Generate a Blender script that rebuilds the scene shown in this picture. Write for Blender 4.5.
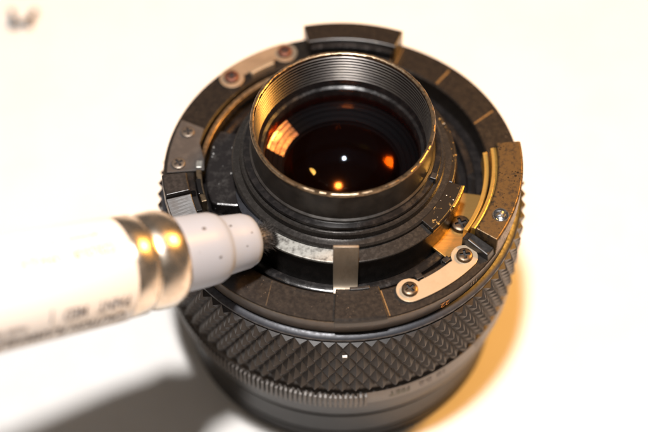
import bpy, bmesh, math, random
from mathutils import Vector, Matrix, noise as mnoise
random.seed(7)
R = math.radians
MM = 0.001
scene = bpy.context.scene
for o in list(bpy.data.objects):
    bpy.data.objects.remove(o)
COL = scene.collection

# ------------------------------------------------------------------ camera
ZF = 47.0                                   # height of the mount face above the table, mm
PITCH = 54.683
cam_d = bpy.data.cameras.new('camera')
cam = bpy.data.objects.new('camera', cam_d)
COL.objects.link(cam)
cam.location = (-3.21*MM, -154.92*MM, 250.99*MM)
cam.rotation_euler = (R(90-PITCH), 0, 0)
cam_d.sensor_width = 36
cam_d.lens = 36*1428.3/648
cam_d.clip_start = 0.01
cam_d.clip_end = 20
cam_d.dof.use_dof = True
cam_d.dof.focus_distance = 0.246
cam_d.dof.aperture_fstop = 8.5
scene.camera = cam

# ------------------------------------------------------------------ light
world = bpy.data.worlds.new('World')
scene.world = world
world.use_nodes = True
bg = world.node_tree.nodes['Background']
bg.inputs[0].default_value = (1.0, 0.86, 0.74, 1)
bg.inputs[1].default_value = 0.13

def area(name, loc, target, size, power, color):
    d = bpy.data.lights.new(name, 'AREA')
    d.shape = 'DISK'
    d.size = size*MM
    d.energy = power
    d.color = color
    o = bpy.data.objects.new(name, d)
    COL.objects.link(o)
    o.location = Vector(loc)*MM
    o.rotation_euler = (Vector(target)-Vector(loc)).to_track_quat('-Z', 'Y').to_euler()
    return o
# white ceiling lamp, nearly overhead, and a warm tungsten desk lamp behind to the right
area('ceiling_lamp', (-20, -55, 430), (0, 0, 20), 36, 2.4, (1.0, 0.965, 0.945))
area('desk_lamp', (222, 120, 300), (0, 0, 20), 60, 1.8, (1.0, 0.46, 0.08))

vs = scene.view_settings
vs.view_transform = 'Standard'
vs.look = 'None'
vs.exposure = 0
vs.gamma = 1
vs.use_curve_mapping = False
scene.render.engine = 'CYCLES'

# ------------------------------------------------------------------ materials
def mat(name, col, rough=0.5, metal=0.0, col2=None, sc=900, lo=0.45, hi=0.62, rough2=None,
        bump=0.0, bump_sc=2500, spec=0.5, specks=None, speck_sc=1200, speck_t=0.10, stretch=None,
        coat=0.0, aniso=None, grain=0.0):
    m = bpy.data.materials.new(name)
    m.use_nodes = True
    nt = m.node_tree
    b = nt.nodes['Principled BSDF']
    def N(t, **k):
        n = nt.nodes.new(t)
        for a, v in k.items():
            n.inputs[a].default_value = v
        return n
    L = nt.links.new
    tc = N('ShaderNodeTexCoord')
    mp = N('ShaderNodeMapping')
    L(tc.outputs['Object'], mp.inputs['Vector'])
    if stretch:
        mp.inputs['Scale'].default_value = stretch
    vec = mp.outputs['Vector']
    b.inputs['Base Color'].default_value = (*col, 1)
    b.inputs['Roughness'].default_value = rough
    b.inputs['Metallic'].default_value = metal
    b.inputs['Specular IOR Level'].default_value = spec
    b.inputs['Coat Weight'].default_value = coat
    csock = None
    if col2:
        n = N('ShaderNodeTexNoise', Scale=sc, Detail=6, Roughness=0.65)
        L(vec, n.inputs['Vector'])
        r = N('ShaderNodeMapRange')
        r.inputs['From Min'].default_value = lo
        r.inputs['From Max'].default_value = hi
        L(n.outputs['Fac'], r.inputs['Value'])
        mx = N('ShaderNodeMix')
        mx.data_type = 'RGBA'
        mx.inputs[6].default_value = (*col, 1)
        mx.inputs[7].default_value = (*col2, 1)
        L(r.outputs['Result'], mx.inputs[0])
        csock = mx.outputs[2]
        if rough2 is not None:
            r2 = N('ShaderNodeMapRange')
            r2.inputs['To Min'].default_value = rough
            r2.inputs['To Max'].default_value = rough2
            L(r.outputs['Result'], r2.inputs['Value'])
            L(r2.outputs['Result'], b.inputs['Roughness'])
    elif rough2 is not None:
        n = N('ShaderNodeTexNoise', Scale=sc, Detail=4)
        L(vec, n.inputs['Vector'])
        r2 = N('ShaderNodeMapRange')
        r2.inputs['From Min'].default_value = 0.3
        r2.inputs['From Max'].default_value = 0.7
        r2.inputs['To Min'].default_value = rough
        r2.inputs['To Max'].default_value = rough2
        L(n.outputs['Fac'], r2.inputs['Value'])
        L(r2.outputs['Result'], b.inputs['Roughness'])
    if specks:
        v = N('ShaderNodeTexVoronoi', Scale=speck_sc)
        L(tc.outputs['Object'], v.inputs['Vector'])
        n3 = N('ShaderNodeTexNoise', Scale=speck_sc*0.25, Detail=2)
        L(tc.outputs['Object'], n3.inputs['Vector'])
        r3 = N('ShaderNodeMapRange')
        r3.inputs['From Min'].default_value = 0.45
        r3.inputs['From Max'].default_value = 0.75
        r3.inputs['To Min'].default_value = 0.0
        r3.inputs['To Max'].default_value = speck_t*2
        L(n3.outputs['Fac'], r3.inputs['Value'])
        lt = N('ShaderNodeMath')
        lt.operation = 'LESS_THAN'
        L(v.outputs['Distance'], lt.inputs[0])
        L(r3.outputs['Result'], lt.inputs[1])
        mx2 = N('ShaderNodeMix')
        mx2.data_type = 'RGBA'
        mx2.inputs[7].default_value = (*specks, 1)
        if csock:
            L(csock, mx2.inputs[6])
        else:
            mx2.inputs[6].default_value = (*col, 1)
        L(lt.outputs[0], mx2.inputs[0])
        csock = mx2.outputs[2]
    if csock:
        L(csock, b.inputs['Base Color'])
    if bump:
        n = N('ShaderNodeTexNoise', Scale=bump_sc, Detail=5, Roughness=0.6)
        L(vec, n.inputs['Vector'])
        bp = N('ShaderNodeBump', Strength=bump, Distance=0.0002)
        L(n.outputs['Fac'], bp.inputs['Height'])
        L(bp.outputs['Normal'], b.inputs['Normal'])
    if aniso is not None:
        b.inputs['Anisotropic'].default_value = aniso
        tg = N('ShaderNodeTangent')
        tg.direction_type = 'RADIAL'
        tg.axis = 'Z'
        L(tg.outputs[0], b.inputs['Tangent'])
    return m

M = {}
M['table'] = mat('white_paper_sheet', (0.80, 0.79, 0.77), 0.75, col2=(0.78, 0.765, 0.74), sc=60, bump=0.05, bump_sc=4000)
M['mount'] = mat('worn_black_mount_paint', (0.012, 0.0085, 0.0065), 0.30, 0.25, col2=(0.030, 0.020, 0.011), sc=1500, lo=0.40, hi=0.80,
                 rough2=0.40, bump=0.05, bump_sc=3600, specks=(0.30, 0.23, 0.16), speck_sc=2200, speck_t=0.085, spec=0.8)
M['lug'] = mat('lamplit_worn_lug', (0.12, 0.072, 0.028), 0.36, 0.5, col2=(0.022, 0.015, 0.010), sc=1300, lo=0.48, hi=0.66,
               rough2=0.5, bump=0.12, specks=(0.012, 0.009, 0.007), speck_sc=1400, speck_t=0.18)  # brown base paints in the warm lamp's light; the dark mottling is wear
M['black'] = mat('satin_black_metal', (0.014, 0.012, 0.011), 0.36, col2=(0.022, 0.018, 0.016), sc=900, rough2=0.46, bump=0.05)
M['gloss'] = mat('gloss_black_metal', (0.010, 0.009, 0.009), 0.16, col2=(0.018, 0.015, 0.014), sc=600, rough2=0.28, bump=0.03)
M['dusty'] = mat('dusty_black_metal', (0.014, 0.012, 0.012), 0.24, col2=(0.045, 0.04, 0.036), sc=450, lo=0.5, hi=0.75,
                 rough2=0.5, bump=0.08, specks=(0.6, 0.6, 0.58), speck_sc=1300, speck_t=0.13)
M['matte'] = mat('matte_black_plate', (0.040, 0.033, 0.029), 0.62, col2=(0.055, 0.046, 0.04), sc=900, bump=0.06)
M['grip'] = mat('grip_black', (0.016, 0.012, 0.010), 0.36, col2=(0.023, 0.0175, 0.0145), sc=500, rough2=0.44, bump=0.04, spec=0.4)
M['barrel'] = mat('satin_barrel', (0.095, 0.083, 0.074), 0.38, 0.4, col2=(0.11, 0.095, 0.085), sc=300, rough2=0.45)
M['lip'] = mat('polished_black_lip', (0.045, 0.047, 0.055), 0.36, 0.3, col2=(0.03, 0.03, 0.035), sc=1500, rough2=0.45, bump=0.05)
M['lower'] = mat('satin_grey_barrel', (0.10, 0.09, 0.082), 0.42, 0.4, col2=(0.12, 0.108, 0.098), sc=300)
M['base'] = mat('satin_black_base', (0.014, 0.012, 0.0105), 0.42, col2=(0.02, 0.017, 0.015), sc=300, spec=0.35)
M['steel'] = mat('plate_steel_lit', (0.46, 0.36, 0.25), 0.42, 0.45, col2=(0.34, 0.255, 0.17), sc=420, lo=0.42, hi=0.8, rough2=0.52, bump=0.05, bump_sc=3500)  # lit copy of the plate steel, lamp brightness put into the colour
M['dimlit_steel'] = mat('plate_steel_dimlit', (0.30, 0.215, 0.14), 0.5, 0.4, col2=(0.24, 0.17, 0.11), sc=300, bump=0.03)  # same plate steel, coloured darker where it reflects less of the lamp
M['void'] = mat('flat_black_paint', (0.004, 0.004, 0.0045), 0.6, bump=0.05, spec=0.08)
M['screw'] = mat('screw_steel', (0.26, 0.22, 0.18), 0.33, 0.8, col2=(0.16, 0.125, 0.10), sc=1500, rough2=0.45)
M['screw_dark'] = mat('dark_screw', (0.12, 0.085, 0.055), 0.35, 0.8, col2=(0.07, 0.05, 0.035), sc=1500)
M['rust'] = mat('rusty_screw', (0.16, 0.06, 0.035), 0.5, 0.5, col2=(0.08, 0.035, 0.025), sc=1500)
M['bright_screw'] = mat('bright_hole_thread', (0.55, 0.56, 0.57), 0.25, 1.0, col2=(0.35, 0.35, 0.36), sc=1500)
M['brass'] = mat('bare_brass', (0.74, 0.44, 0.11), 0.36, 0.75, col2=(0.55, 0.31, 0.07), sc=900, rough2=0.46, bump=0.04)
M['brass_floor'] = mat('brushed_brass_floor', (0.52, 0.31, 0.10), 0.36, 0.9, col2=(0.36, 0.20, 0.06), sc=700, rough2=0.45, stretch=(0.25, 3, 3), bump=0.06)
M['nickel'] = mat('nickel_lever', (0.40, 0.335, 0.26), 0.44, 0.8, col2=(0.30, 0.25, 0.19), sc=500, rough2=0.54, stretch=(1, 1, 0.4), bump=0.05)
M['worn_al'] = mat('worn_aluminium', (0.36, 0.35, 0.32), 0.45, 0.7, col2=(0.07, 0.063, 0.056), sc=1100, lo=0.45, hi=0.72, bump=0.1)
M['grey_ring'] = mat('worn_grey_ring', (0.036, 0.032, 0.029), 0.24, 0.5, col2=(0.044, 0.039, 0.035), sc=1500, rough2=0.32, bump=0.05)
M['chips'] = mat('chipped_black_brass', (0.02, 0.016, 0.013), 0.3, 0.35, col2=(0.62, 0.40, 0.14), sc=900, lo=0.60, hi=0.66, rough2=0.3, bump=0.12,
                 specks=(0.75, 0.72, 0.66), speck_sc=1500, speck_t=0.10)
M['rim'] = mat('worn_rim', (0.30, 0.22, 0.14), 0.3, 0.9, col2=(0.05, 0.04, 0.03), sc=1300, lo=0.46, hi=0.7, bump=0.08)
M['thread'] = mat('inner_thread', (0.060, 0.052, 0.047), 0.30, 0.6, col2=(0.08, 0.07, 0.06), sc=300)
M['tube'] = mat('tube_wall', (0.030, 0.026, 0.023), 0.28, 0.3, col2=(0.06, 0.052, 0.045), sc=260, lo=0.4, hi=0.7, rough2=0.42, bump=0.04)
M['tan'] = mat('score_bare_metal', (0.42, 0.26, 0.11), 0.4, 0.8, col2=(0.25, 0.15, 0.06), sc=2000)
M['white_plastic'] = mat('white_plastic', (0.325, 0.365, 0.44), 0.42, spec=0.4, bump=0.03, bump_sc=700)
M['white_barrel'] = mat('white_printed_barrel', (0.78, 0.77, 0.755), 0.30, spec=0.5, bump=0.01, bump_sc=500)
M['ferrule'] = mat('aluminium_ferrule', (0.74, 0.66, 0.56), 0.24, 1.0, col2=(0.62, 0.54, 0.45), sc=350, rough2=0.36, bump=0.03, bump_sc=900)
M['ink'] = mat('black_bristles', (0.03, 0.025, 0.022), 0.6, col2=(0.09, 0.078, 0.068), sc=2500)
M['print'] = mat('grey_print', (0.16, 0.14, 0.135), 0.5)
M['print_pale'] = mat('pale_grey_print', (0.20, 0.18, 0.17), 0.5)
M['print_tan'] = mat('pale_tan_print', (0.38, 0.29, 0.20), 0.5)
M['orange'] = mat('orange_paint', (0.72, 0.27, 0.03), 0.5)
M['paint'] = mat('cream_paint', (0.50, 0.42, 0.33), 0.5)
M['paint_green'] = mat('olive_paint', (0.06, 0.065, 0.03), 0.5)
M['white_mark'] = mat('white_paint_mark', (0.8, 0.76, 0.7), 0.5)

def glass(name, tint, ior, rough=0.0, through=(1, 1, 1), coat=1.0):
    """coated optical glass: clear along the ray, with a tinted Fresnel reflection on each surface"""
    m = bpy.data.materials.new(name)
    m.use_nodes = True
    nt = m.node_tree
    nt.nodes.clear()
    out = nt.nodes.new('ShaderNodeOutputMaterial')
    mix = nt.nodes.new('ShaderNodeMixShader')
    tr = nt.nodes.new('ShaderNodeBsdfTransparent')
    gl = nt.nodes.new('ShaderNodeBsdfGlossy')
    fr = nt.nodes.new('ShaderNodeFresnel')
    fr.inputs['IOR'].default_value = ior
    tr.inputs['Color'].default_value = (*through, 1)
    gl.inputs['Color'].default_value = (*tint, 1)
    gl.inputs['Roughness'].default_value = rough
    ar = nt.nodes.new('ShaderNodeMath')                  # anti-reflection coating
    ar.operation = 'MULTIPLY'
    ar.inputs[1].default_value = coat
    nt.links.new(fr.outputs[0], ar.inputs[0])
    nt.links.new(ar.outputs[0], mix.inputs[0])
    nt.links.new(tr.outputs[0], mix.inputs[1])
    nt.links.new(gl.outputs[0], mix.inputs[2])
    nt.links.new(mix.outputs[0], out.inputs[0])
    return m
M['glass_amber'] = glass('amber_coated_glass', (1.0, 0.22, 0.03), 1.5, 0.09, (0.80, 0.79, 0.80), 0.22)
M['glass_blue'] = glass('blue_coated_glass', (0.75, 0.9, 1.0), 1.5, 0.05, (0.5, 0.55, 0.6), 0.5)
M['flare'] = mat('flare_reflector_metal', (0.62, 0.42, 0.40), 0.24, 1.0, col2=(0.30, 0.18, 0.20), sc=500, rough2=0.38, bump=0.10, bump_sc=1200)  # pinkish bronze for the reflector added inside the tube
M['recess'] = mat('dark_recess', (0.012, 0.009, 0.008), 0.6)

# ------------------------------------------------------------------ mesh helpers (all in mm)
def finish(bm, name, material, parent=None, bevel=0, smooth=None, recalc=True):
    if recalc:
        bmesh.ops.recalc_face_normals(bm, faces=bm.faces)
    for v in bm.verts:
        v.co *= MM
    if smooth is not None:
        ang = R(smooth)
        for f in bm.faces:
            f.smooth = True
        for e in bm.edges:
            if len(e.link_faces) == 2 and e.calc_face_angle(0) > ang:
                e.smooth = False
    me = bpy.data.meshes.new(name)
    bm.to_mesh(me)
    bm.free()
    me.materials.append(material)
    o = bpy.data.objects.new(name, me)
    COL.objects.link(o)
    if parent is not None:
        o.parent = parent
    if bevel:
        md = o.modifiers.new('bevel', 'BEVEL')
        md.width = bevel*MM
        md.segments = 2
        md.limit_method = 'ANGLE'
        md.angle_limit = R(40)
    return o

def lathe(profile, n=192, closed=False, bm=None, wob=0.0):
    """profile: (r, z) points revolved about z"""
    bm = bm or bmesh.new()
    rings = []
    for r, z in profile:
        ring = []
        for i in range(n):
            a = 2*math.pi*i/n
            ring.append(bm.verts.new((r*math.cos(a), r*math.sin(a), z)))
        rings.append(ring)
    k = len(profile)
    for j in range(k if closed else k-1):
        a, b = rings[j], rings[(j+1) % k]
        for i in range(n):
            bm.faces.new((a[i], a[(i+1) % n], b[(i+1) % n], b[i]))
    return bm

def arc_solid(profile, p0, p1, seg=None, bm=None):
    """closed (r, z) profile swept from p0 to p1 degrees, ends capped"""
    bm = bm or bmesh.new()
    seg = seg or max(2, int(abs(p1-p0)/1.5))
    rings = []
    for i in range(seg+1):
        a = R(p0+(p1-p0)*i/seg)
        rings.append([bm.verts.new((r*math.cos(a), r*math.sin(a), z)) for r, z in profile])
    k = len(profile)
    for i in range(seg):
        a, b = rings[i], rings[i+1]
        for j in range(k):
            bm.faces.new((a[j], a[(j+1) % k], b[(j+1) % k], b[j]))
    bm.faces.new(rings[0])
    bm.faces.new(rings[-1][::-1])
    return bm

def rect(r0, r1, z0, z1):
    return [(r0, z0), (r1, z0), (r1, z1), (r0, z1)]

def prism(pts, z0, z1, bm=None):
    bm = bm or bmesh.new()
    a = [bm.verts.new((x, y, z0)) for x, y in pts]
    b = [bm.verts.new((x, y, z1)) for x, y in pts]
    n = len(pts)
    for i in range(n):
        bm.faces.new((a[i], a[(i+1) % n], b[(i+1) % n], b[i]))
    bm.faces.new(a[::-1])
    bm.faces.new(b)
    return bm

def pol(r, deg):
    return Vector((r*math.cos(R(deg)), r*math.sin(R(deg)), 0))

def screw(parent, pos, rad, turn, material, height=0.55, name='screw'):
    """a pan head with a cross recess"""
    bm = bmesh.new()
    L, w, dep = rad*0.64, rad*0.17, rad*0.5
    dep = min(dep, height*0.6)
    angs = set()
    for k in range(4):
        b = k*math.pi/2
        c = math.atan2(w, L)
        for d in (-c, c, -math.pi/4, math.pi/4, 0):
            angs.add(round((b+d) % (2*math.pi), 5))
        for d in (-0.5, -0.33, 0.33, 0.5):
            angs.add(round((b+d) % (2*math.pi), 5))
    angs = sorted(angs)
    def rc(a):
        m = abs(((a+math.pi/4) % (math.pi/2))-math.pi/4)
        if m <= math.atan2(w, L)+1e-4:
            return L/math.cos(m)
        return w/math.sin(m)
    spec = [(None, height-dep), (None, height*0.98), (rad*0.74, height), (rad*0.93, height*0.82), (rad, height*0.45), (rad, -0.25)]
    rings = []
    for r, z in spec:
        rings.append([bm.verts.new(((r or rc(a))*math.cos(a), (r or rc(a))*math.sin(a), z)) for a in angs])
    n = len(angs)
    for j in range(len(rings)-1):
        for i in range(n):
            bm.faces.new((rings[j][i], rings[j][(i+1) % n], rings[j+1][(i+1) % n], rings[j+1][i]))
    c = bm.verts.new((0, 0, height-dep*1.3))
    inner = set(rings[0]) | set(rings[1]) | {c}
    for i in range(n):
        bm.faces.new((c, rings[0][i], rings[0][(i+1) % n]))
    for f in bm.faces:
        if all(v in inner for v in f.verts):
            f.material_index = 1
    bmesh.ops.rotate(bm, verts=bm.verts, matrix=Matrix.Rotation(R(turn), 3, 'Z'))
    bmesh.ops.translate(bm, verts=bm.verts, vec=pos)
    o = finish(bm, name, material, parent, smooth=38)
    o.data.materials.append(M['recess'])
    return o

def text_mesh(s, size, bold=0.0):
    cu = bpy.data.curves.new('t', 'FONT')
    cu.body = s
    cu.size = size
    cu.align_x = 'CENTER'
    cu.align_y = 'CENTER'
    cu.offset = bold
    cu.resolution_u = 3
    o = bpy.data.objects.new('t', cu)
    COL.objects.link(o)
    dg = bpy.context.evaluated_depsgraph_get()
    dg.update()
    me = bpy.data.meshes.new_from_object(o.evaluated_get(dg))
    bm = bmesh.new()
    bm.from_mesh(me)
    bpy.data.objects.remove(o)
    bpy.data.curves.remove(cu)
    bpy.data.meshes.remove(me)
    if bm.faces:
        bmesh.ops.subdivide_edges(bm, edges=[e for e in bm.edges if e.calc_length() > size*0.3], cuts=2)
        bmesh.ops.triangulate(bm, faces=bm.faces)
    return bm

def thing(name, label, cat, loc=(0, 0, 0), group=None):
    o = bpy.data.objects.new(name, None)
    o.empty_display_size = 0.01
    COL.objects.link(o)
    o.location = Vector(loc)*MM
    o['label'] = label
    o['category'] = cat
    if group:
        o['group'] = group
    return o

# ------------------------------------------------------------------ table
bm = bmesh.new()
bmesh.ops.create_cube(bm, size=1)
for v in bm.verts:
    v.co = Vector((v.co.x*1600, v.co.y*1600+200, (v.co.z-0.5)*20))
tb = finish(bm, 'table', M['table'])
tb['kind'] = 'structure'

# ------------------------------------------------------------------ the lens
lens = thing('camera_lens', 'black camera lens standing nose down on the white table, open rear mount up', 'lens')
H = ZF
def up(prof):
    return [(r, z+H) for r, z in prof]

# --- outer barrel, from the table upwards
finish(lathe(up([(27.0, -47), (30.2, -47), (30.7, -46.6), (30.7, -43.2), (30.2, -42.9), (30.2, -42.4), (30.9, -42.1),
                 (30.9, -36.2), (30.4, -35.8), (30.4, -34.8), (27, -34.8)]), closed=True), 'front_ring', M['base'], lens, smooth=35)
finish(lathe(up([(27, -34.75), (31.2, -34.75), (32.1, -33.0), (32.7, -29.5), (32.95, -27.4), (27, -27.4)]), closed=True),
       'lower_barrel', M['base'], lens, smooth=35)
finish(lathe(up([(27, -27.35), (33.0, -27.35), (33.15, -27.1), (33.15, -23.2), (32.4, -22.8), (27, -22.8)]), closed=True),
       'scale_ring', M['lower'], lens, smooth=35)
bm = bmesh.new()                                         # fine ribs round the left half of the scale ring
for i in range(118):
    a = 96 + i*1.55
    c0, w = a, 0.36
    arc_solid(up([(33.0, -27.3), (33.75, -27.1), (33.75, -23.6), (33.0, -23.3)]), c0-w, c0+w, seg=1, bm=bm)
finish(bm, 'ribbing', M['lower'], lens, smooth=20)

# knurled focusing grip: truncated pyramids in a flat strip, chamfered top and bottom, then wrapped
def knurl(n, r0, depth, h0, h1, hd):
    p = 2*math.pi*r0/n
    bm = bmesh.new()
    rows = int((h1-h0)/hd)+3
    vz = {}
    def base(i, j):
        k = (i, j)
        if k not in vz:
            vz[k] = bm.verts.new((i*p/2, h0-hd*0.206+j*hd/2, 0))
        return vz[k]
    for j in range(1, rows*2):
        for i in range(0, 2*n+1):
            if (i+j) % 2:
                continue
            # diamond centred at (i, j)
            if i == 2*n:
                continue
            c = Vector((i*p/2, h0-hd*0.206+j*hd/2, 0))
            q = [base(i-1, j), base(i, j-1), base(i+1, j), base(i, j+1)]
            dd = depth*(1+random.uniform(-.04, .04))
            t = [bm.verts.new((c.x+(v.co.x-c.x)*0.10, c.y+(v.co.y-c.y)*0.10, dd)) for v in q]
            for k in range(4):
                bm.faces.new((q[k], q[(k+1) % 4], t[(k+1) % 4], t[k]))
            bm.faces.new(t)
    # chamfers
    for s, hh in ((1, h1), (-1, h0)):
        no = Vector((0, s*0.92, 0.39)).normalized()
        co = Vector((0, hh, -0.05))
        g = list(bm.verts)+list(bm.edges)+list(bm.faces)
        bmesh.ops.bisect_plane(bm, geom=g, plane_co=co, plane_no=no, clear_outer=True, dist=1e-5)
        edges = [e for e in bm.edges if e.is_boundary and all(abs((v.co-co).dot(no)) < 1e-3 for v in e.verts)]
        ret = bmesh.ops.extrude_edge_only(bm, edges=edges)
        for v in ret['geom']:
            if isinstance(v, bmesh.types.BMVert):
                v.co.y = hh+s*0.106
                v.co.z = -0.3
    for v in bm.verts:
        a = v.co.x/r0
        r = r0+v.co.z
        v.co = Vector((r*math.cos(a), r*math.sin(a), v.co.y+H))
    bmesh.ops.remove_doubles(bm, verts=bm.verts, dist=0.004)
    return bm
finish(knurl(86, 32.65, 1.0, -22.4, -5.6, 5.1), 'knurled_grip', M['grip'], lens, smooth=8)
finish(lathe(up([(27, -22.7), (32.6, -22.7), (32.6, -5.4), (27, -5.4)]), closed=True), 'grip_core', M['grip'], lens, smooth=35)
finish(lathe(up([(28, -5.42), (32.45, -5.42), (32.75, -5.15), (32.7, -4.75), (32.4, -4.5), (31.6, -4.32), (31.3, -4.7), (28, -4.7)]), closed=True),
       'shoulder_ring', M['lip'], lens, smooth=35)
finish(lathe(up([(28, -4.65), (31.25, -4.65), (31.55, -4.2), (31.75, -1.2), (31.7, -0.7), (31.2, -0.6), (28, -0.6)]), closed=True),
       'rear_barrel', M['barrel'], lens, smooth=35)

# --- mount plate
finish(lathe(up([(26.3, -5.0), (26.5, -5.0), (27.6, -0.55), (31.85, -0.55), (32.0, -0.45), (32.0, -0.18), (31.85, -0.02), (26.55, 0.0), (26.3, -0.2)]), closed=True),
       'mount_plate', M['mount'], lens, smooth=35)
finish(lathe(up([(31.86, -0.06), (32.03, -0.22), (32.03, -0.30), (31.9, -0.30)]), closed=True), 'mount_edge', M['rim'], lens, smooth=35)
step = finish(arc_solid(up([(25.7, -1.2), (25.7, 0.32), (31.6, 0.36), (32.0, 0.1), (32.15, -0.3), (32.2, -1.5), (31.0, -1.5)]), -92.8, -76.5),
              'mount_step', M['mount'], lens, bevel=0.12)
finish(arc_solid(up(rect(25.5, 26.1, 0.2, 0.62)), -87.5, -80), 'worn_edge', M['black'], lens, bevel=0.1)
for ph, w, r0, r1, sk in ((-114.2, 0.10, 26.7, 31.6, 2.5), (-75.8, 0.16, 26.6, 31.8, 0.3), (48.7, 0.40, 26.8, 30.9, 0.5), (25.6, 0.32, 26.5, 31.0, 2.5), (67.6, 0.14, 27.0, 31.2, 0)):
    a, b = pol(r0, ph-sk), pol(r1, ph)
    n = Vector((-(b-a).y, (b-a).x, 0)).normalized()*w*0.5
    bm = prism([((a+n).x, (a+n).y), ((b+n).x, (b+n).y), ((b-n).x, (b-n).y), ((a-n).x, (a-n).y)], H-0.1, H+0.025)
    finish(bm, 'score_mark', M['tan'] if ph > -110 else M['rim'], lens)

# --- bayonet lugs: a block with stepped lips on its inner side
def lug(p0, p1, topmat, lipmat, groove=True):
    o = finish(arc_solid(up([(27.5, -0.3), (27.5, 3.75), (27.75, 3.98), (31.75, 3.98), (32.0, 3.75), (32.05, -0.3)]), p0, p1),
               'bayonet_lug', topmat, lens, bevel=0.14, )
    finish(arc_solid(up([(26.55, -0.2), (26.55, 3.0), (27.15, 3.15), (27.55, 3.0), (27.55, -0.2)]), p0+0.8, p1-0.8), 'lip', lipmat, o, bevel=0.08)
    finish(arc_solid(up([(25.3, -1.6), (25.3, 1.75), (26.05, 1.9), (26.2, 1.6), (26.2, -1.6)]), p0+0.2, p1-0.6), 'lip', lipmat, o, bevel=0.08)
    return o
rl = lug(-34.8, 5.8, M['lug'], M['brass'])
tl = lug(68.4, 102.8, M['mount'], M['gloss'])
ll = lug(-172.2, -164, M['black'], M['gloss'])
# threaded hole in the right lug
hole = pol(30.1, -25.6)
cb = bmesh.new()
bmesh.ops.create_cone(cb, cap_ends=True, segments=40, radius1=1.36, radius2=1.36, depth=6)
bmesh.ops.translate(cb, verts=cb.verts, vec=(hole.x, hole.y, H+5.0))
cutter = finish(cb, 'cutter', M['black'])
md = rl.modifiers.new('cut', 'BOOLEAN')
md.object = cutter
bpy.context.view_layer.update()
dg = bpy.context.evaluated_depsgraph_get()
newme = bpy.data.meshes.new_from_object(rl.evaluated_get(dg))
rl.modifiers.clear()
rl.data = newme
bpy.data.objects.remove(cutter)
finish(lathe([(0.02, H+2.2), (0.7, H+2.4), (0.8, H+3.2), (0.95, H+3.4), (1.0, H+3.7), (1.22, H+3.95), (1.30, H+4.06), (1.42, H+4.06), (1.44, H+3.95)], 40), 'threaded_hole', M['bright_screw'], rl, smooth=40).location = hole*MM
# slanted black foot under the end of the right lug
bm = arc_solid(up([(26.2, -0.8), (26.2, 1.9), (27.4, 2.3), (31.6, 1.5), (31.9, -0.8)]), -38.6, -35.0)
finish(bm, 'lug_foot', M['black'], lens, bevel=0.2)
# ramped remainder of the left lug
def wedge(pa, pb, ha, hb, r0=27.5, r1=32.0):
    bm = bmesh.new()
    rings = []
    for i in range(13):
        t = i/12
        a = R(pa+(pb-pa)*t)
        h = ha+(hb-ha)*t
        rings.append([bm.verts.new((r*math.cos(a), r*math.sin(a), z+H)) for r, z in ((r0, -0.3), (r0, h), (r1, h), (r1, -0.3))])
    for i in range(12):
        for j in range(4):
            bm.faces.new((rings[i][j], rings[i][(j+1) % 4], rings[i+1][(j+1) % 4], rings[i+1][j]))
    bm.faces.new(rings[0])
    bm.faces.new(rings[-1][::-1])
    return bm
finish(wedge(-163.7, -150, 3.1, 1.2), 'lug_ramp', M['black'], lens, bevel=0.15)
finish(arc_solid(up([(25.0, -2.5), (25.0, 1.5), (26.0, 1.6), (26.2, -2.5)]), -177, -161), 'lug_spring', M['rim'], lens, bevel=0.15)
finish(arc_solid(up([(26.3, -1.0), (26.3, 1.1), (27.4, 1.3), (27.4, -1.0)]), -172, -158), 'lug_seat', M['black'], lens, bevel=0.15)

# --- retaining plates with two screws each
def plate(pa, pb, rc, z, thick, material, smat, tabs):
    rr = 2.35
    pts = []
    A, B = pa, pb                                        # pa < pb in degrees
    n = 14
    outer = rc+rr*0.78
    inner = rc-rr*0.42
    # round end at A, clockwise side first
    for i in range(n+1):
        t = math.pi*1.0*i/n
        c = pol(rc, A)
        d = A-90
        # from outer radial direction round the free end to the inner side
        ang = R(A)-t
        pts.append(c+Vector((math.cos(ang), math.sin(ang), 0))*rr)
    for i in range(1, 4):
        ang = R(A)-math.pi-R(22)*i
        pts.append(pol(rc, A)+Vector((math.cos(ang), math.sin(ang), 0))*rr)
    m0 = math.degrees(rr/rc)
    for i in range(9):
        a = A+m0*1.15+(B-A-2.3*m0)*i/8
        pts.append(pol(inner, a))
    for i in range(3, 0, -1):
        ang = R(B)+math.pi+R(22)*i
        pts.append(pol(rc, B)+Vector((math.cos(ang), math.sin(ang), 0))*rr)
    for i in range(n+1):
        ang = R(B)+math.pi-math.pi*i/n
        pts.append(pol(rc, B)+Vector((math.cos(ang), math.sin(ang), 0))*rr)
    for i in range(1, 12):
        a = B+(A-B)*i/12
        pts.append(pol(rc+rr, a))
    pts = [(p.x, p.y) for p in pts]
    o = finish(prism(pts, z, z+thick), 'retaining_plate', material, lens, bevel=0.09)
    for k, a in enumerate((A, B)):
        p = pol(rc, a)
        screw(o, (p.x, p.y, z+thick), 1.42, 18+k*31+a, smat, 0.75)
    return o
fp = plate(-66.6, -42.6, 28.3, H+0.02, 0.42, M['steel'], M['screw_dark'], True)
bp_ = plate(111.2, 134.2, 29.4, H+0.02, 0.42, M['dimlit_steel'], M['rust'], True)
# bent-up tongue of the rear plate, and the small dark hooks of the front one
finish(arc_solid(up([(27.1, -0.6), (27.1, 1.2), (27.5, 1.25), (28.6, 0.5), (28.6, 0.1), (27.4, 0.1)]), 117.6, 127.8), 'tongue', M['steel'], bp_, bevel=0.08)
for a in (-61.0, -48.3):
    finish(arc_solid(up([(26.0, -0.8), (26.0, 0.5), (27.1, 0.6), (27.1, -0.8)]), a-1.5, a+1.5), 'hook', M['black'], fp, bevel=0.15)
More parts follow.
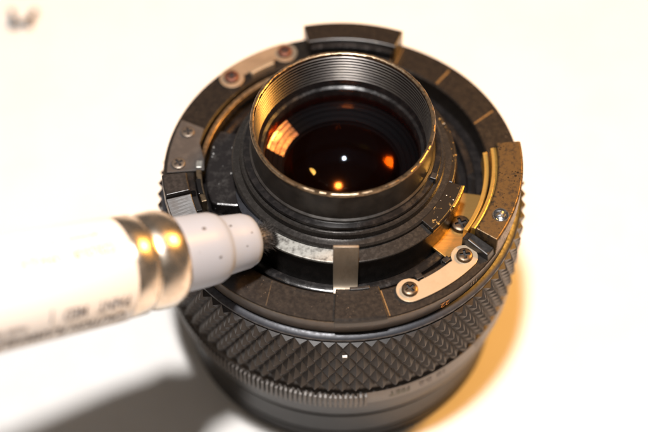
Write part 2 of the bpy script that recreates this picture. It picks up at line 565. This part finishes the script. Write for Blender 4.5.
# dark plate on the left of the mount face
pts = [pol(31.4, 168.5+i*1.6-4.5) for i in range(10)]
pts = [pol(31.3, 159.5+i*1.75) for i in range(14)]+[pol(24.6, 181.5), pol(24.8, 176), pol(26.3, 168), pol(26.6, 160.5)]
sp = finish(prism([(p.x, p.y) for p in pts], H+0.02, H+0.5), 'side_plate', M['matte'], lens, bevel=0.12)
for a, r, t in ((164.2, 29.1, 10), (178.6, 29.3, 35)):
    p = pol(r, a)
    screw(sp, (p.x, p.y, H+0.4), 1.3, t, M['screw'], 0.5)

# --- the open well between mount and tube
finish(lathe(up([(15, -5.6), (26.9, -5.6), (26.9, -4.6), (15, -4.6)]), closed=True), 'well_floor', M['gloss'], lens, smooth=35)
finish(lathe(up([(22.6, -4.7), (24.2, -4.7), (24.4, -4.4), (24.3, -3.2), (23.9, -3.0), (22.8, -3.0), (22.6, -3.3)]), closed=True), 'well_ring', M['gloss'], lens, smooth=35)
bf = finish(arc_solid(up([(17, -3.2), (26.2, -3.2), (26.2, -2.6), (17, -2.6)]), -44, -9), 'brass_plate', M['brass_floor'], lens, bevel=0.1)
p = pol(23.4, -27.0)
screw(bf, (p.x, p.y, H-2.6), 1.75, 20, M['screw_dark'], 1.0)
# dusty arm on the left of the well
bm = prism([(pol(r, a).x, pol(r, a).y) for r, a in ((24.0, 158), (24.3, 165), (24.4, 180), (24.4, 190), (24.2, 197.0), (23.4, 199.2), (20.5, 203), (18.9, 204.6), (18.6, 200), (18.7, 180), (18.7, 165), (19, 155))], H-4.6, H-0.3)
finish(bm, 'aperture_arm', M['dusty'], lens, bevel=0.35)
finish(arc_solid(up([(24.9, -2.0), (24.9, -0.5), (25.7, -0.3), (25.9, -2.0)]), 118, 176), 'arm_track', M['rim'], lens, bevel=0.1)
bm = arc_solid(up(rect(25.0, 26.2, -0.5, 0.7)), 176.8, 180.6)
finish(bm, 'stop_pin', M['worn_al'], lens, bevel=0.2)

# --- hub and rear tube
finish(lathe(up([(15.5, -4.8), (18.4, -4.8), (18.4, 2.4), (18.2, 2.5), (15.5, 2.5)]), closed=True), 'hub', M['black'], lens, smooth=35)
finish(arc_solid(up([(18.0, -4.6), (21.9, -4.6), (21.9, 2.2), (21.7, 2.28), (18.0, 2.28)]), -133, -17), 'hub_wall', M['black'], lens, bevel=0.1)
finish(arc_solid(up([(19.6, 2.3), (22.0, 2.3), (22.15, 2.6), (22.1, 2.95), (19.6, 3.15)]), -131, -93), 'worn_ring', M['worn_al'], lens, bevel=0.08)
finish(arc_solid(up([(19.6, 2.3), (22.0, 2.3), (22.1, 2.55), (22.0, 2.8), (19.6, 3.05)]), -92.9, -46), 'worn_ring', M['grey_ring'], lens, bevel=0.08)
bm = bmesh.new()                                         # the worn ring dives into the well on the left
rings = []
for i in range(31):
    a = -131.1-i*1.4
    t = i/30
    ro, z = 22.0-3.1*t, 2.9-4.2*t*t
    rings.append([bm.verts.new((pol(r, a).x, pol(r, a).y, z+dz+H)) for r, dz in ((ro-2.2-0.3*t, -1.2), (ro, -1.2), (ro, 0), (ro-2.2-0.3*t, 0.1))])
for i in range(30):
    for j in range(4):
        bm.faces.new((rings[i][j], rings[i][(j+1) % 4], rings[i+1][(j+1) % 4], rings[i+1][j]))
bm.faces.new(rings[0])
bm.faces.new(rings[-1][::-1])
finish(bm, 'worn_ring', M['lip'], lens, bevel=0.08)
cam_ring = finish(arc_solid(up([(18.6, 2.4), (22.1, 2.4), (22.2, 3.4), (21.9, 3.7), (18.6, 3.8)]), -45.9, -17), 'cam_sector', M['chips'], lens, bevel=0.15)
finish(arc_solid(up([(18.6, 2.4), (20.3, 2.4), (20.4, 3.3), (20.1, 3.7), (18.6, 3.8)]), -16.9, 40), 'cam_sector', M['chips'], lens, bevel=0.12)
finish(arc_solid(up(rect(21.95, 22.3, 2.3, 3.75)), -30, -17.2), 'brass_edge', M['brass'], cam_ring, bevel=0.06)
finish(lathe(up([(15.3, 2.6), (19.55, 2.6), (19.6, 3.6), (19.3, 3.95), (18.2, 4.05), (18.1, 5.2), (17.8, 5.45), (15.3, 5.5)]), closed=True), 'tube_collar', M['grey_ring'], lens, smooth=35)
finish(lathe(up([(15.3, 5.55), (17.3, 5.55), (17.45, 5.8), (17.35, 6.3), (16.5, 6.4), (15.3, 6.4)]), closed=True), 'tube_base', M['gloss'], lens, smooth=35)
finish(arc_solid(up(rect(16.6, 17.75, 5.5, 6.9)), -25.2, -20.8), 'stop_lug', M['black'], lens, bevel=0.12)
# tube wall
finish(lathe(up([(15.6, 6.45), (16.35, 6.45), (16.3, 6.8), (15.95, 7.0), (15.92, 13.3), (15.7, 13.3)]), closed=True), 'rear_tube', M['tube'], lens, smooth=35)
# rim, with a nicked worn edge
bm = lathe(up([(15.25, 13.1), (15.98, 13.1), (15.98, 13.5), (15.85, 13.68), (15.45, 13.7), (15.25, 13.55)]), n=256, closed=True)
for v in bm.verts:
    k = mnoise.noise(Vector((v.co.x*1.1, v.co.y*1.1, v.co.z*2)))
    v.co += Vector((v.co.x, v.co.y, 0)).normalized()*0.05*k + Vector((0, 0, 0.05*k))
finish(bm, 'tube_rim', M['rim'], lens, smooth=50)
# inner thread
prof = []
z, r = 13.15, 15.35
for i in range(9):
    prof += [(r, z), (r, z-0.26), (r-0.22, z-0.38), (r-0.22, z-0.58)]
    z -= 0.68
    r -= 0.045
prof += [(r-0.1, z), (r-0.1, z-0.1), (r+0.35, z-0.1), (15.55, z-0.1), (15.55, 13.15)]
finish(lathe(up(prof), closed=True), 'inner_thread', M['thread'], lens, smooth=25)
finish(lathe(up([(15.5, 7.0), (14.75, 7.0), (14.6, 6.4), (14.4, 5.9), (13.9, 5.7), (13.7, 5.2), (13.7, 2.0), (15.5, 2.0)]), closed=True), 'glass_retainer', M['gloss'], lens, smooth=35)
# glass
def cap(rad, rc, zc_edge, n=28, sign=1):
    """dome profile from axis out to rad with sphere radius rc; returns list of (r, z) with the edge at zc_edge"""
    out = []
    e = math.sqrt(rc*rc-rad*rad)
    for i in range(n+1):
        rr = rad*i/n
        out.append((max(rr, 1e-3), zc_edge+sign*(math.sqrt(rc*rc-rr*rr)-e)))
    return out
front = cap(13.6, 24.0, 4.4)
back = cap(13.6, 300.0, 2.9, sign=-1)
finish(lathe(up(front+back[::-1]), n=128), 'rear_element', M['glass_amber'], lens, smooth=50)
front = cap(10.6, 14.0, -0.4, sign=-1)
back = cap(10.6, 60.0, -6.5, sign=-1)
finish(lathe(up(front+back[::-1]), n=128), 'inner_element', M['glass_blue'], lens, smooth=50)
finish(lathe(up([(13.9, 2.35), (13.3, 2.05), (13.2, 1.85), (12.5, 1.55), (12.4, 1.35), (11.6, 1.05), (11.5, 0.9), (10.7, 0.6), (10.6, 0.2), (13.9, 0.2)]), n=160, closed=True), 'inner_cone', M['void'], lens, smooth=12)
finish(arc_solid(up([(13.9, 2.45), (13.3, 2.15), (13.2, 1.95), (12.5, 1.65), (12.4, 1.45), (11.6, 1.15), (11.5, 1.0), (10.7, 0.7), (10.65, 0.3), (13.9, 0.3)]), 137, 168, 40), 'flare_reflector', M['flare'], lens)  # added reflector that throws the warm lamp's flare up through the glass
prof = [(13.65, 0.2), (10.8, 0.1)]
z, r = 0, 10.8
for i in range(6):
    prof += [(r, z), (r-0.35, z-0.1), (r-0.35, z-0.75), (r-0.1, z-0.85)]
    z -= 0.9
    r -= 0.02
prof += [(10.7, z), (10.7, -8), (8.5, -9), (6.0, -14), (0.01, -14.2)]
finish(lathe(up(prof), n=128), 'inner_barrel', M['void'], lens, smooth=30)

# --- aperture lever: a nickel strip standing in the well in front of the tube
bm = bmesh.new()
path = [(-26.2, -2.9), (-24.6, -2.9), (-23.6, -2.6), (-22.9, -1.9), (-22.5, -0.8), (-22.2, 1.0), (-21.7, 6.4), (-21.65, 7.2)]
th = 0.5
prev = None
for i, (y, z) in enumerate(path):
    a = Vector((0, *path[max(i-1, 0)]))
    b = Vector((0, *path[min(i+1, len(path)-1)]))
    d = (b-a).normalized()
    nrm = Vector((0, -d.z, d.y))
    w = 2.15
    c = Vector((0.45, y, z+H))
    q = [bm.verts.new(c+Vector((sx*w, 0, 0))+nrm*s*th/2) for sx, s in ((-1, -1), (1, -1), (1, 1), (-1, 1))]
    if prev:
        for k in range(4):
            bm.faces.new((prev[k], prev[(k+1) % 4], q[(k+1) % 4], q[k]))
    else:
        bm.faces.new(q)
    prev = q
bm.faces.new(prev[::-1])
finish(bm, 'aperture_lever', M['nickel'], lens, bevel=0.1, smooth=35)

# --- writing on the barrel (the lens stands on its nose, so it reads upside down)
def barrel_text(s, size, r, h, deg, material, name='engraving', bold=0.0, slant=0.0):
    bm = text_mesh(s, size, bold)
    for v in bm.verts:
        x, y = -v.co.x, -v.co.y
        a = R(deg)+x/r
        v.co = Vector(((r+0.05)*math.cos(a), (r+0.05)*math.sin(a), h+y+H))
    return finish(bm, name, material, lens)
barrel_text('22', 1.9, 31.72, -3.0, -56.8, M['orange'], bold=0.03)
barrel_text('111', 1.3, 31.75, -2.6, -45.0, M['paint'])
barrel_text('FEET', 2.0, 33.2, -25.2, -71.5, M['paint_green'], bold=0.03)
barrel_text('0.8', 2.2, 33.2, -25.2, -62.5, M['print'], bold=0.04)
barrel_text('10', 2.2, 33.2, -25.2, -56.5, M['print'], bold=0.04)
barrel_text('15', 2.2, 33.2, -25.2, -40, M['print'], bold=0.04)
finish(arc_solid(up(rect(33.3, 33.78, -8.95, -8.75)), -90.1, -88.7, seg=2), 'index_mark', M['white_mark'], lens)

# ------------------------------------------------------------------ paint marker, resting its brush on the hub
axis = Vector((-0.811, -0.463, 0.357)).normalized()
tip = Vector((-11.5, -17.0, H+3.9))
mk = thing('paint_marker', 'white marker pen with metal collar and frayed black brush tip touching the lens', 'marker', tip)
mk.rotation_euler = axis.to_track_quat('Z', 'Y').to_euler()
rot = mk.rotation_euler.to_matrix().inverted()
K = 1.065
def penl(p):
    return lathe([(r, z*K) for r, z in p], 96)
finish(penl([(0.01, 28.7), (7.6, 28.7), (8.3, 28.8), (8.5, 29.1), (8.75, 45), (8.95, 60), (9.0, 130), (8.6, 131.5), (7.0, 132), (0.01, 132)]), 'pen_barrel', M['white_barrel'], mk, smooth=35)
finish(penl([(0.01, 19.3), (6.9, 19.3), (7.55, 19.6), (7.95, 20.4), (8.1, 21.6), (8.05, 23.0), (7.8, 24.1), (7.55, 24.5), (7.55, 24.8), (7.9, 25.1), (8.15, 25.6), (8.25, 28.2), (8.0, 28.75), (0.01, 28.75)]), 'collar', M['ferrule'], mk, smooth=30)
finish(penl([(0.01, 4.4), (2.4, 4.4), (3.6, 4.55), (4.3, 5.0), (4.7, 6.0), (4.85, 8.0), (5.05, 10.2), (5.15, 10.6), (5.6, 10.95), (6.0, 11.9), (6.15, 14), (6.3, 19.4), (0.01, 19.4)]), 'nib_holder', M['white_plastic'], mk, smooth=40)
# brush: a dark core and frayed fibres
bm = lathe([(0.01, 1.0), (1.5, 0.9), (2.1, 1.8), (2.2, 5.0), (0.01, 5.0)], 40)
bmesh.ops.subdivide_edges(bm, edges=bm.edges[:], cuts=1)
for v in bm.verts:
    v.co += v.co.normalized()*0.35*mnoise.noise(v.co*1.7)
for i in range(1500):
    a = random.uniform(0, 2*math.pi)
    rr = 2.2*math.sqrt(random.random())
    z0 = random.uniform(1.6, 4.6) if rr > 1.6 else random.uniform(1.0, 2.2)
    s = Vector((rr*math.cos(a), rr*math.sin(a), z0))
    d = Vector((math.cos(a)*random.uniform(0.1, 0.7), math.sin(a)*random.uniform(0.1, 0.7), -random.uniform(0.3, 1.3)))
    d += Vector((random.gauss(0, .35), random.gauss(0, .35), random.gauss(0, .2)))
    d = d.normalized()*random.uniform(0.5, 1.7)
    sd = d.cross(Vector((random.random(), random.random(), random.random()))).normalized()*0.055
    sd2 = sd.cross(d).normalized()*0.055
    q = [bm.verts.new(s+x) for x in (sd, -0.5*sd+sd2, -0.5*sd-sd2)]
    e = bm.verts.new(s+d)
    for k in range(3):
        bm.faces.new((q[k], q[(k+1) % 3], e))
finish(bm, 'brush_tip', M['ink'], mk, recalc=False)

# printing along the barrel; ang is measured round the pen from its broad side
e1 = rot @ Vector((0.02, -0.578, 0.816))
e1 = Vector((e1.x, e1.y, 0)).normalized()
e2 = Vector((0, 0, 1)).cross(e1)
if e2.dot(rot @ Vector((0, -0.816, -0.578))) < 0:
    e2 = -e2
def pen_text(s, size, start, ang, material, bold=0.0, tall=1.4):
    bm = text_mesh(s, size, bold)
    x0 = min(v.co.x for v in bm.verts)
    for v in bm.verts:
        zz = start*K+(v.co.x-x0)                         # it starts at the collar and reads towards the tail
        rr = 8.5+max(0, zz/K-29.1)*0.0157
        rr = min(rr, 8.95+0.0007*(zz/K-60)+0.02)+0.07
        a = R(ang)+v.co.y*tall/rr
        p = (e1*math.cos(a)+e2*math.sin(a))*rr
        v.co = Vector((p.x, p.y, zz))
    return finish(bm, 'lettering', material, mk)
pen_text('COLOUR   OPAQUE', 1.75, 31.5, -24, M['print_pale'], 0.02)
pen_text('PAINT', 1.5, 53, -20, M['print_pale'])
pen_text('permanent     ink', 1.2, 33, -42, M['print_tan'])
pen_text('PAINT   MED   |', 2.0, 30.4, 36, M['print'], 0.03)
pen_text('made for most surfaces', 1.5, 46.5, 41, M['print'])
pen_text('CAUTION FLAMMABLE CONTENTS', 2.1, 30.6, 57, M['print'], 0.04)

# dried ink flecks on the white nib holder
for z, rr, ang, sz in ((15.2, 6.17, -33, 0.30), (13.8, 6.12, 16, 0.26), (10.0, 5.02, -36, 0.22), (8.2, 4.87, 10, 0.14), (17.4, 6.22, 2, 0.13), (6.8, 4.77, -14, 0.13)):
    bm = bmesh.new()
    bmesh.ops.create_icosphere(bm, subdivisions=1, radius=sz)
    d = e1*math.cos(R(ang))+e2*math.sin(R(ang))
    for v in bm.verts:
        v.co *= 1+0.35*mnoise.noise(v.co*9+Vector((z, 0, 0)))
        v.co.z *= 1.5
        v.co -= d*v.co.dot(d)*0.75
        v.co += d*rr+Vector((0, 0, z*K))
    finish(bm, 'ink_fleck', M['ink'], mk, smooth=60)

# ------------------------------------------------------------------ two loose screws lying far back on the table
def loose_screw(loc, rz, material, label):
    t = thing('loose_screw', label, 'screw', loc, 'loose screws on the table')
    o1 = finish(lathe([(0.01, 0), (1.1, 0), (1.5, 0.25), (1.55, 0.7), (1.2, 1.1), (0.5, 1.2), (0.01, 0.9)], 28), 'head', material, t, smooth=35)
    prof = [(0.01, -4.2), (0.55, -4.1)]
    z = -4.0
    while z < -0.1:
        prof += [(0.8, z), (0.62, z+0.2)]
        z += 0.4
    prof += [(0.75, 0), (0.01, 0)]
    o2 = finish(lathe(prof, 20), 'threaded_shank', material, t, smooth=25)
    t.rotation_euler = (R(100), 0, R(rz))
    t.scale = (0.9, 0.9, 0.9)
    return t
loose_screw((-76.6, 78.0, 1.38), 16, M['base'], 'tiny dark grey screw lying loose on the white table, beside a tan one')
loose_screw((-73.3, 78.3, 1.38), -24, M['screw_dark'], 'tiny tan screw lying loose on the white table, beside a dark grey one')
